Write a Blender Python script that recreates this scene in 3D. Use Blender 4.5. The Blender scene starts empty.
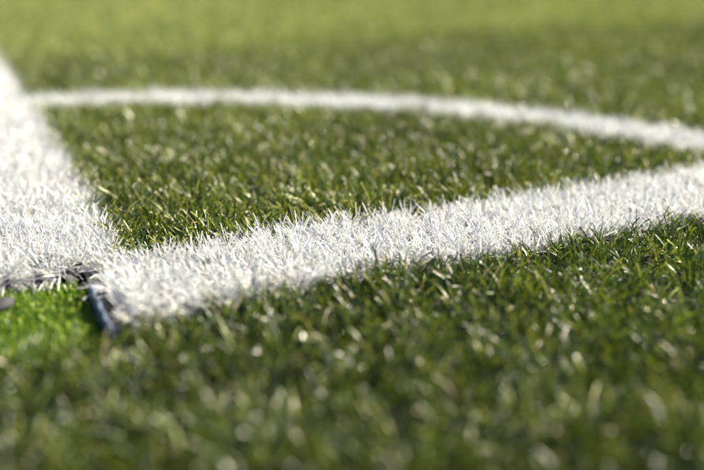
import bpy, bmesh, math
import numpy as np
from mathutils import Vector, Matrix
rng = np.random.default_rng(11)
sc = bpy.context.scene
col = sc.collection
R = math.radians

# ------------------------------------------------------------------ camera
# metres; the goal line runs along +X, the touchline along +Y, the outer corner of both is the origin.
CANOPY = 0.010                              # mean height of the pile above the infill
CAM = Vector((0.0181, -0.3864, 0.1732 + CANOPY))
YAW, PITCH = 0.4463, 0.3329
cd = bpy.data.cameras.new('camera'); cam = bpy.data.objects.new('camera', cd); col.objects.link(cam)
fwd = Vector((math.sin(YAW)*math.cos(PITCH), math.cos(YAW)*math.cos(PITCH), -math.sin(PITCH)))
cam.location = CAM
cam.rotation_euler = fwd.to_track_quat('-Z', 'Y').to_euler()
cd.sensor_width = 36; cd.lens = 36*839.6/704
cd.clip_start = 0.01; cd.clip_end = 2000
cd.dof.use_dof = True; cd.dof.focus_distance = 0.528; cd.dof.aperture_fstop = 2.7
sc.camera = cam

# ------------------------------------------------------------------ sky and sun
SUN_AZ, SUN_EL = R(93), R(40)               # azimuth clockwise from +Y
w = bpy.data.worlds.new('World'); sc.world = w; w.use_nodes = True
nt = w.node_tree; bg = nt.nodes['Background']
sky = nt.nodes.new('ShaderNodeTexSky'); sky.sky_type = 'NISHITA'; sky.sun_disc = False
sky.sun_elevation = SUN_EL; sky.sun_rotation = SUN_AZ
nt.links.new(sky.outputs[0], bg.inputs[0]); bg.inputs[1].default_value = 0.05
sl = bpy.data.lights.new('sun', 'SUN'); sl.energy = 5.0; sl.angle = R(0.5); sl.color = (1.0, 0.90, 0.72)
so = bpy.data.objects.new('sun', sl); col.objects.link(so)
sd = Vector((math.sin(SUN_AZ)*math.cos(SUN_EL), math.cos(SUN_AZ)*math.cos(SUN_EL), math.sin(SUN_EL)))
so.rotation_euler = (-sd).to_track_quat('-Z', 'Y').to_euler(); so.location = (2, 1, 2)
sc.view_settings.view_transform = 'Standard'; sc.view_settings.look = 'None'
sc.view_settings.gamma = 1; sc.view_settings.use_curve_mapping = False
sc.view_settings.exposure = 1.75
sc.render.engine = 'CYCLES'
sc.cycles.use_denoising = True
sc.cycles.max_bounces = 10; sc.cycles.transmission_bounces = 6; sc.cycles.diffuse_bounces = 5

# ------------------------------------------------------------------ materials
def new_mat(name):
    m = bpy.data.materials.new(name); m.use_nodes = True
    t = m.node_tree; t.nodes.clear()
    return m, t, lambda k: t.nodes.new(k)

def fibre_mat(name, rough, spec, trans, trans_tint, sat):
    """Plastic yarn: a glossy coat over a coloured, partly translucent ribbon; the colour is per fibre."""
    m, t, N = new_mat(name); L = t.links.new
    at = N('ShaderNodeAttribute'); at.attribute_name = 'fibre_colour'
    geo = N('ShaderNodeNewGeometry')
    nz = N('ShaderNodeTexNoise'); nz.inputs['Scale'].default_value = 900; nz.inputs['Detail'].default_value = 2
    L(geo.outputs['Position'], nz.inputs['Vector'])
    mr = N('ShaderNodeMapRange'); mr.inputs[1].default_value = .3; mr.inputs[2].default_value = .7
    mr.inputs[3].default_value = .82; mr.inputs[4].default_value = 1.1
    L(nz.outputs[0], mr.inputs[0])
    mul = N('ShaderNodeVectorMath'); mul.operation = 'SCALE'
    L(at.outputs['Color'], mul.inputs[0]); L(mr.outputs[0], mul.inputs['Scale'])
    p = N('ShaderNodeBsdfPrincipled'); p.inputs['Specular IOR Level'].default_value = spec
    L(mul.outputs[0], p.inputs['Base Color'])
    ra = N('ShaderNodeMath'); ra.operation = 'MULTIPLY_ADD'; ra.inputs[1].default_value = .20; ra.inputs[2].default_value = rough
    L(at.outputs['Alpha'], ra.inputs[0]); L(ra.outputs[0], p.inputs['Roughness'])
    tr = N('ShaderNodeBsdfTranslucent')
    tm = N('ShaderNodeVectorMath'); tm.operation = 'MULTIPLY'; tm.inputs[1].default_value = trans_tint
    L(mul.outputs[0], tm.inputs[0]); L(tm.outputs[0], tr.inputs['Color'])
    mx = N('ShaderNodeMixShader'); mx.inputs[0].default_value = trans
    L(p.outputs[0], mx.inputs[1]); L(tr.outputs[0], mx.inputs[2])
    o = N('ShaderNodeOutputMaterial'); L(mx.outputs[0], o.inputs[0])
    return m

M_GREEN = fibre_mat('green_yarn', .23, .65, .22, (1.3, 1.3, .7), 1)
M_WHITE = fibre_mat('white_yarn', .35, .45, .30, (1, 1, 1), 1)
M_BRIGHT = fibre_mat('bright_green_yarn', .35, .4, .35, (1.1, 1.25, .6), 1)

def grain_mat(name, c0, c1, scale, rough, bump, spec=.3):
    m, t, N = new_mat(name); L = t.links.new
    geo = N('ShaderNodeNewGeometry')
    vo = N('ShaderNodeTexVoronoi'); vo.inputs['Scale'].default_value = scale
    nz = N('ShaderNodeTexNoise'); nz.inputs['Scale'].default_value = scale*.17; nz.inputs['Detail'].default_value = 6
    L(geo.outputs['Position'], vo.inputs['Vector']); L(geo.outputs['Position'], nz.inputs['Vector'])
    ad = N('ShaderNodeMath'); ad.operation = 'MULTIPLY_ADD'; ad.inputs[1].default_value = .6
    L(vo.outputs['Distance'], ad.inputs[0]); L(nz.outputs[0], ad.inputs[2])
    mr = N('ShaderNodeMapRange'); mr.inputs[1].default_value = .4; mr.inputs[2].default_value = 1.0
    L(ad.outputs[0], mr.inputs[0])
    mx = N('ShaderNodeMix'); mx.data_type = 'RGBA'; mx.inputs[6].default_value = (*c0, 1); mx.inputs[7].default_value = (*c1, 1)
    L(mr.outputs[0], mx.inputs[0])
    p = N('ShaderNodeBsdfPrincipled'); p.inputs['Roughness'].default_value = rough; p.inputs['Specular IOR Level'].default_value = spec
    L(mx.outputs[2], p.inputs['Base Color'])
    b = N('ShaderNodeBump'); b.inputs['Strength'].default_value = .8; b.inputs['Distance'].default_value = bump
    L(vo.outputs['Distance'], b.inputs['Height']); L(b.outputs[0], p.inputs['Normal'])
    o = N('ShaderNodeOutputMaterial'); L(p.outputs[0], o.inputs[0])
    return m

M_INFILL = grain_mat('rubber_infill', (.008, .009, .006), (.026, .027, .018), 700, .8, .0012)
M_FAR = grain_mat('far_turf', (.035, .060, .012), (.075, .110, .028), 60, .6, .008)
M_BACK = grain_mat('turf_backing', (.02, .021, .02), (.06, .062, .06), 600, .7, .0008)
M_PATCHBASE = grain_mat('patch_base', (.02, .05, .012), (.035, .085, .02), 500, .7, .001)
M_EDGE = grain_mat('blue_grey_plastic', (.07, .09, .15), (.14, .17, .25), 260, .45, .0004, .5)
M_STONE = grain_mat('grey_stone', (.016, .016, .018), (.05, .05, .054), 420, .75, .0005)

# ------------------------------------------------------------------ plan of the corner
LW, RO, RI = 0.100, 0.700, 0.6245            # line width, outer and inner radius of the corner arc
PX0, PX1, PY0, PY1 = -0.060, 0.074, -0.016, 0.094   # the sunk square at the corner
FLOOR = -0.008
STRIPE = 1.10                                # the pitch is laid in darker and paler stripes along the goal line
def wob(x):                                  # the woven goal line is not perfectly straight
    return .0065*np.exp(-((x-.215)/.055)**2) - .002*np.exp(-((x-.36)/.08)**2) + .0012*np.sin(x*37)
def wob_t(y): return .0012*np.sin(y*23+1) + .0025*np.exp(-((y-.45)/.12)**2)
def classify(x, y):
    r = np.hypot(x, y); g0 = wob(x); t1 = LW + wob_t(y)
    c = np.full(x.shape, 5)                                           # grass outside the lines
    inq = (x > t1) & (y > LW+g0-.004)
    c[inq & (r < RI)] = 3
    c[inq & (r >= RI) & (r < RO)] = 2
    c[inq & (r >= RO)] = 4
    c[inq & (r >= RO) & (y > STRIPE)] = 6                             # paler stripe of the pitch
    c[(x > 0) & (x <= t1) & (y > PY1)] = 0
    c[(x > PX1+.009) & (y >= g0+.007) & (y <= LW+g0-.004)] = 1
    c[(x >= PX1-.01) & (x <= PX1+.009) & (y > -.004) & (y < PY1)] = 9
    c[(x > PX0) & (x < PX1) & (y > PY0) & (y < PY1)] = 9
    return c

def link(name, me, parent=None, **props):
    o = bpy.data.objects.new(name, me); col.objects.link(o); o.parent = parent
    for k, v in props.items(): o[k] = v
    return o
def mesh(name, verts, faces, mats, smooth=False):
    me = bpy.data.meshes.new(name); me.from_pydata([tuple(v) for v in verts], [], faces)
    for m in mats: me.materials.append(m)
    if smooth: me.shade_smooth()
    me.update(); return me

# ------------------------------------------------------------------ ground with the sunk corner
xs = [-400, -14, PX0, PX1, 14, 400]; ys = [-400, -14, PY0, PY1, 14, 400]
gv, gf, gm = [], [], []
for j in range(6):
    for i in range(6): gv.append((xs[i], ys[j], 0))
for j in range(5):
    for i in range(5):
        if (i, j) == (2, 2): continue
        a = j*6+i; gf.append((a, a+1, a+7, a+6)); gm.append(0 if 1 <= i <= 3 and 1 <= j <= 3 else 1)
b = len(gv); P = [(PX0, PY0), (PX1, PY0), (PX1, PY1), (PX0, PY1)]; top = [14, 15, 21, 20]
gv += [(x, y, FLOOR) for x, y in P]; gf.append((b, b+1, b+2, b+3)); gm.append(0)
for k in range(4):
    k2 = (k+1) % 4; gf.append((top[k], top[k2], b+k2, b+k)); gm.append(0)
me = mesh('ground', gv, gf, [M_INFILL, M_FAR])
me.polygons.foreach_set('material_index', gm)
link('ground', me, kind='structure')

# ------------------------------------------------------------------ fibres
cx, cy = CAM.x, CAM.y
def smooth_noise(x, y, s, seed):
    q = np.random.default_rng(seed); v = np.zeros_like(x)
    for k in range(7):
        a = q.uniform(0, 6.28); f = q.uniform(.6, 1.6)*6.28/s
        v += np.sin((x*np.cos(a)+y*np.sin(a))*f + q.uniform(0, 6.28))
    return v/2.6

S0 = .0069
def tufts(only_white=False):
    """Tuft centres on a jittered grid, coarser with distance from the spot the photo is taken from."""
    out = []
    rings = [(0, .20, .0115), (.20, .40, .0062), (.40, 1.0, S0), (1.0, 1.5, .0098), (1.5, 2.3, .0125), (2.3, 3.6, .0185), (3.6, 6, .055), (6, 14, .19)]
    for r0, r1, s in rings:
        for fan in (True, False):
            ss = s if fan else (.0103 if r1 <= 1 else .0145 if r1 < 2 else .027 if r1 < 3 else max(s*3.2, .055))
            n = int(r1/ss)+1
            gx, gy = np.meshgrid(np.arange(-n, n+1)*ss, np.arange(-n, n+1)*ss)
            gx = gx.ravel() + rng.uniform(-.42, .42, gx.size)*ss; gy = gy.ravel() + rng.uniform(-.42, .42, gy.size)*ss
            d = np.hypot(gx, gy); an = np.abs((np.arctan2(gx, gy)-YAW+np.pi) % (2*np.pi)-np.pi)
            infan = an < R(33 if r0 < 1 else 31)
            k = (d >= r0) & (d < r1) & (infan == fan)
            if not fan: k &= (d < 6) & (an < R(105))
            if only_white: k &= (classify(gx+cx, gy+cy) <= 2) & (d < 2.3) & fan
            else: k &= (smooth_noise(gx, gy, .028, 21) > rng.uniform(-1.9, -.35, gx.size)) | (d > 1.3) | (classify(gx+cx, gy+cy) <= 2)   # thin, trodden spots
            m = k.sum(); out.append(np.stack([gx[k]+cx, gy[k]+cy, np.full(m, ss), d[k], np.full(m, fan)], 1))
    return np.concatenate(out)

def ribbons(name, root, length, width, th0, curl, az, twist, colr, mat, levels, zmin=None, fold=False):
    """One mesh of tapering bent ribbons. root (n,3); th0 lean from vertical; curl extra lean at the tip."""
    n = len(root)
    d = np.stack([np.cos(az), np.sin(az), np.zeros(n)], 1)
    up = np.array([0, 0, 1.0])
    side0 = np.stack([-np.sin(az), np.cos(az), np.zeros(n)], 1)
    pts, sides = [root], []
    S = levels
    prev = root
    dirs = []
    for k in range(S+1):
        th = th0 + curl*(k/S)**1.4
        dirs.append(d*np.sin(th)[:, None] + up*np.cos(th)[:, None])
    for k in range(S):
        prev = prev + dirs[k]*(length/S)[:, None]; pts.append(prev)
    for k in range(S+1):
        nrm = np.cross(side0, dirs[k]); a = twist*(.4+k/S)
        sides.append(side0*np.cos(a)[:, None] + nrm*np.sin(a)[:, None])
    W = 3 if fold else 2                         # cut yarn: nearly even width, blunt slanted end
    nv = W*(S+1)
    V = np.empty((n, nv, 3))
    for k in range(S+1):
        tp = 1-.30*(k/S)**3
        o = sides[k]*(width*tp*.5)[:, None]
        cut = dirs[k]*(width*np.sin(twist*9)*.5)[:, None] if k == S else 0
        V[:, W*k] = pts[k]-o-cut; V[:, W*k+W-1] = pts[k]+o+cut
        if fold: V[:, W*k+1] = pts[k]+np.cross(sides[k], dirs[k])*(width*tp*.22)[:, None]
    V[:, :, 2] = np.maximum(V[:, :, 2], (root[:, 2]+.0006 if zmin is None else zmin)[:, None])
    base = np.arange(n)[:, None]*nv
    quad = []
    for k in range(S):
        for c in range(W-1): quad += [W*k+c, W*k+c+1, W*k+W+c+1, W*k+W+c]
    L = (base + np.array(quad)[None]).ravel()
    ft = np.full(n*S*(W-1), 4)
    fs = np.arange(len(ft))*4
    me = bpy.data.meshes.new(name)
    me.vertices.add(n*nv); me.vertices.foreach_set('co', V.astype(np.float32).ravel())
    me.loops.add(len(L)); me.loops.foreach_set('vertex_index', L.astype(np.int32))
    me.polygons.add(len(ft)); me.polygons.foreach_set('loop_start', fs.astype(np.int32)); me.polygons.foreach_set('loop_total', ft.astype(np.int32))
    me.update(calc_edges=True)
    at = me.attributes.new('fibre_colour', 'FLOAT_COLOR', 'POINT')
    at.data.foreach_set('color', np.repeat(colr, nv, 0).astype(np.float32).ravel())
    me.materials.append(mat); me.shade_smooth()
    return me

T2 = tufts(True); T = np.concatenate([tufts(), T2[rng.uniform(size=len(T2)) < .8]])           # the white yarn is packed tighter
NB = 10
def d_white(t): return classify(t[:, 0], t[:, 1]) <= 2
nT = len(T); n = nT*NB
tid = np.repeat(np.arange(nT), NB)
s = T[tid, 2]; dist = T[tid, 3]; fan = T[tid, 4] > .5
ang = rng.uniform(0, 2*np.pi, n); rad = np.abs(rng.normal(0, .30, n))*s*np.where(d_white(T)[tid], 1.1, 1)
X = T[tid, 0]+rad*np.cos(ang); Y = T[tid, 1]+rad*np.sin(ang)
C = classify(X, Y)
coarse = np.maximum(s/S0, 1)
white = C <= 2
pale = (rng.normal(0, .14, n)+Y > STRIPE) & ~white
clump = smooth_noise(X, Y, .07, 3); clump2 = smooth_noise(X, Y, .35, 5)
# lean: every tuft has its own, fibres splay out around it
t_az = rng.uniform(0, 2*np.pi, nT); t_ln = np.abs(rng.normal(.38, .25, nT))
px = t_ln[tid]*np.cos(t_az[tid]) + .45*rng.normal(0, 1, n)*.6 + .22*smooth_noise(X, Y, .04, 8)
py = t_ln[tid]*np.sin(t_az[tid]) + .45*rng.normal(0, 1, n)*.6 + .22*smooth_noise(X, Y, .04, 9)
# white yarn is trodden flatter; it hangs over the sunk corner
flat = np.where(white, 1.6, 1.1)
px *= flat; py *= flat
endt = (C == 0) & (Y < PY1+.014); py = np.where(endt, py-rng.uniform(.5, 1.6, n), py)
endg = (C == 1) & (X < PX1+.026) & (Y < .05); px = np.where(endg, np.maximum(px, -.2)-rng.uniform(0, .35, n), px); py = np.where(endg, py-.3, py)
px = np.where(C == 1, px-.12, px)
th0 = np.clip(np.hypot(px, py), .02, np.where(endt, 1.75, 1.35)); az = np.arctan2(py, px)
curl = np.abs(rng.normal(.7, .5, n)) * np.where(white, .45, 1)
length = np.where(white, rng.normal(.0138, .0032, n), rng.normal(.0165, .0034, n)*(1+.16*clump)*np.where(C == 5, .86, 1))
length = np.clip(length, .008, .034) * (1+.12*(coarse-1).clip(0, 3))
width = np.where(white, rng.uniform(.0006, .0010, n), rng.uniform(.0006, .0011, n))*coarse**.6
twist = rng.normal(0, 1.2, n)
colr = np.ones((n, 4)); colr[:, 3] = rng.uniform(0, 1, n)+np.clip((coarse-1)*1.6, 0, 1.5)   # a far ribbon stands for several fibres: broader gloss
g = np.array([[.022, .044, .006], [.090, .135, .013], [.190, .225, .027], [.260, .255, .065]])
pick = np.where(C == 5, rng.choice(4, n, p=[.54, .27, .15, .04]), rng.choice(4, n, p=[.34, .30, .28, .08]))   # more of the dark greens outside the lines
gc = g[pick]*rng.uniform(.75, 1.25, (n, 1))*(1+.12*clump2[:, None])
gc[pale] = np.clip(gc[pale]*np.array([1.85, 1.75, 1.9]) + .022, 0, .4)
stray = rng.uniform(size=n) < .014
gc[stray] = np.array([.45, .40, .27])*rng.uniform(.7, 1.2, (stray.sum(), 1))
wc = np.array([.690, .697, .712])*rng.uniform(.88, 1.04, (n, 1))
old = rng.uniform(size=n) < .05; wc[old] *= np.array([.85, .78, .62])
colr[:, :3] = np.where(white[:, None], np.minimum(wc, .80), gc)
root = np.stack([X, Y, np.where(white, .0015, .0)], 1)
length = np.where(endt | endg, length*1.2, length)
zmin = np.where(endt, FLOOR+.006, root[:, 2]+.0006)

def fibres(sel, name, mat, parent=None, **props):
    sharp = sel & (dist > .20) & (dist < .86) & fan; near = sel & (dist < 1.0) & ~sharp; far = sel & (dist >= 1.0)
    bm = bmesh.new()
    for k, lv, fold in ((sharp, 3, True), (near & (fan | (dist < .6)), 2, False), (near & ~fan & (dist >= .6), 1, False), (far & (dist < 1.5) & fan, 2, False), (far & ((dist >= 1.5) | ~fan), 1, False)):   # in the sharp zone fibres have a raised midrib
        if not k.any(): continue
        a = ribbons(name, root[k], length[k], width[k], th0[k], curl[k], az[k], twist[k], colr[k], mat, lv, zmin[k], fold)
        bm.from_mesh(a); bpy.data.meshes.remove(a)
    m = bpy.data.meshes.new(name); bm.to_mesh(m); bm.free(); m.materials.append(mat)
    return link(name, m, parent, kind='stuff', **props)

# ------------------------------------------------------------------ white lines
def strip(name, left, right, parent, h=.0015, close=False):
    n = len(left); v = []
    for (a, b2) in zip(left, right): v += [(*a, h), (*b2, h), (*b2, h-.004), (*a, h-.004)]
    f = []
    for k in range(n-1):
        p, q = 4*k, 4*k+4
        f += [(p, p+1, q+1, q), (p+1, p+2, q+2, q+1), (p+3, p, q, q+3)]
    f += [(0, 3, 2, 1), (4*n-4, 4*n-3, 4*n-2, 4*n-1)]
    return link(name, mesh(name, v, f, [M_BACK]), parent)
def line(name, label, left, right, cls, loc):
    e = bpy.data.objects.new(name, None); col.objects.link(e); e['label'] = label; e['category'] = 'line marking'
    e.empty_display_size = .05
    strip('backing', left, right, e)
    fibres(C == cls, 'fibres', M_WHITE, e)
    return e
yy = np.concatenate([np.linspace(PY1, 1.5, 60), np.linspace(1.7, 14, 20)])
line('touchline', 'straight white touchline with its ragged end over the bright green patch', [(0, y) for y in yy], [(LW+wob_t(y), y) for y in yy], 0, None)
xx = np.concatenate([np.linspace(PX1, 1.5, 60), np.linspace(1.7, 14, 20)])
gl = line('goal_line', 'thick white goal line with frayed fibres and a cut blue-grey end', [(x, LW-.004+wob(x)) for x in xx], [(x, .007+wob(x)) for x in xx], 1, None)
aa = np.linspace(math.asin(LW/RO)*.98, math.pi/2-math.asin(LW/RO)*.98, 60)
line('corner_arc', 'curved white corner arc line joining the two straight lines', [(RO*math.sin(a), RO*math.cos(a)) for a in aa],
     [(RI*math.sin(a), RI*math.cos(a)) for a in aa], 2, None)
# the cut end of the goal line: a thin blue-grey plastic edging
x0, x1, y0, y1, z0, z1 = PX1-.0026, PX1-.0002, -.001, .062, FLOOR+.0006, .0072
ns = 15; v, f = [], []
for i in range(ns):
    y = y0+(y1-y0)*i/(ns-1); dx = .0005*math.sin(i*1.7)+.0003*math.sin(i*4.1); zt = z1+.0007*math.sin(i*.9+1)+rng.uniform(-.0005, .0003)
    v += [(x0, y, z0), (x1, y, z0), (x1+dx*.3-.0003, y, zt), (x0+dx+.0005, y, zt)]
for i in range(ns-1):
    for c in range(4): f.append((4*i+c, 4*i+4+c, 4*i+4+(c+1) % 4, 4*i+(c+1) % 4))
f += [(0, 1, 2, 3), (4*ns-1, 4*ns-2, 4*ns-3, 4*ns-4)]
ce = link('edging', mesh('edging', v, f, [M_EDGE]), gl, label='blue-grey plastic edging along the cut end')
bv = ce.modifiers.new('bevel', 'BEVEL'); bv.width = .0006; bv.segments = 2

# ------------------------------------------------------------------ green grass
fibres(C == 3, 'grass', M_GREEN, label='green artificial grass enclosed by the white corner arc and the straight lines', category='grass')
fibres(C == 4, 'grass', M_GREEN, label='band of darker green artificial grass just beyond the white corner arc', category='grass')
fibres(C == 6, 'grass', M_GREEN, label='paler yellow-green stripe of artificial grass far beyond the corner arc', category='grass')
fibres(C == 5, 'grass', M_GREEN, label='dark green artificial grass outside the white goal line and touchline', category='grass')

# ------------------------------------------------------------------ bright green patch sunk in the corner
e = bpy.data.objects.new('turf_patch', None); col.objects.link(e); e.location = (0, 0, 0); e.empty_display_size = .03
e['label'] = 'small sunk patch of short bright green turf at the corner of the white lines'; e['category'] = 'turf patch'
m_ = .0045; v = []
for z in (FLOOR+.0005, FLOOR+.004):
    for (x, y) in ((PX0+m_, PY0+m_), (PX1-m_, PY0+m_), (PX1-m_, PY1-m_), (PX0+m_, PY1-m_)): v.append((x, y, z))
link('base', mesh('base', v, [(3, 2, 1, 0), (4, 5, 6, 7), (0, 1, 5, 4), (1, 2, 6, 5), (2, 3, 7, 6), (3, 0, 4, 7)], [M_PATCHBASE]), e)
k = 8000
rt = np.stack([rng.uniform(PX0+m_, PX1-m_, k), rng.uniform(PY0+m_, PY1-m_, k), np.full(k, FLOOR+.004)], 1)
pc = np.ones((k, 4)); pc[:, :3] = np.array([[.080, .145, .016], [.17, .255, .030], [.29, .37, .055]])[rng.choice(3, k, p=[.4, .4, .2])]*rng.uniform(.8, 1.2, (k, 1)); pc[:, 3] = rng.uniform(0, 1, k)
pm = ribbons('pile', rt, rng.uniform(.0035, .0065, k), rng.uniform(.0006, .0010, k), np.abs(rng.normal(.35, .25, k)), np.abs(rng.normal(.4, .3, k)), rng.uniform(0, 6.28, k), rng.normal(0, .8, k), pc, M_BRIGHT, 3)
link('pile', pm, e, kind='stuff')

# ------------------------------------------------------------------ stone on the patch
bm = bmesh.new(); bmesh.ops.create_icosphere(bm, subdivisions=3, radius=1)
for vv in bm.verts:
    c = vv.co; k_ = 1+.10*math.sin(3.1*c.x+1.3)+.08*math.sin(4.3*c.y+2*c.z)+.05*math.sin(7*c.z+3*c.x)
    vv.co = Vector((c.x*.0085*k_, c.y*.0048*k_, c.z*.0026*k_))
me = bpy.data.meshes.new('stone'); bm.to_mesh(me); bm.free(); me.materials.append(M_STONE); me.shade_smooth()
st = link('stone', me, None, label='small smooth grey stone lying on the bright green patch', category='stone')
st.location = (.0265, .066, FLOOR+.0095); st.rotation_euler = (.1, -.12, .35)
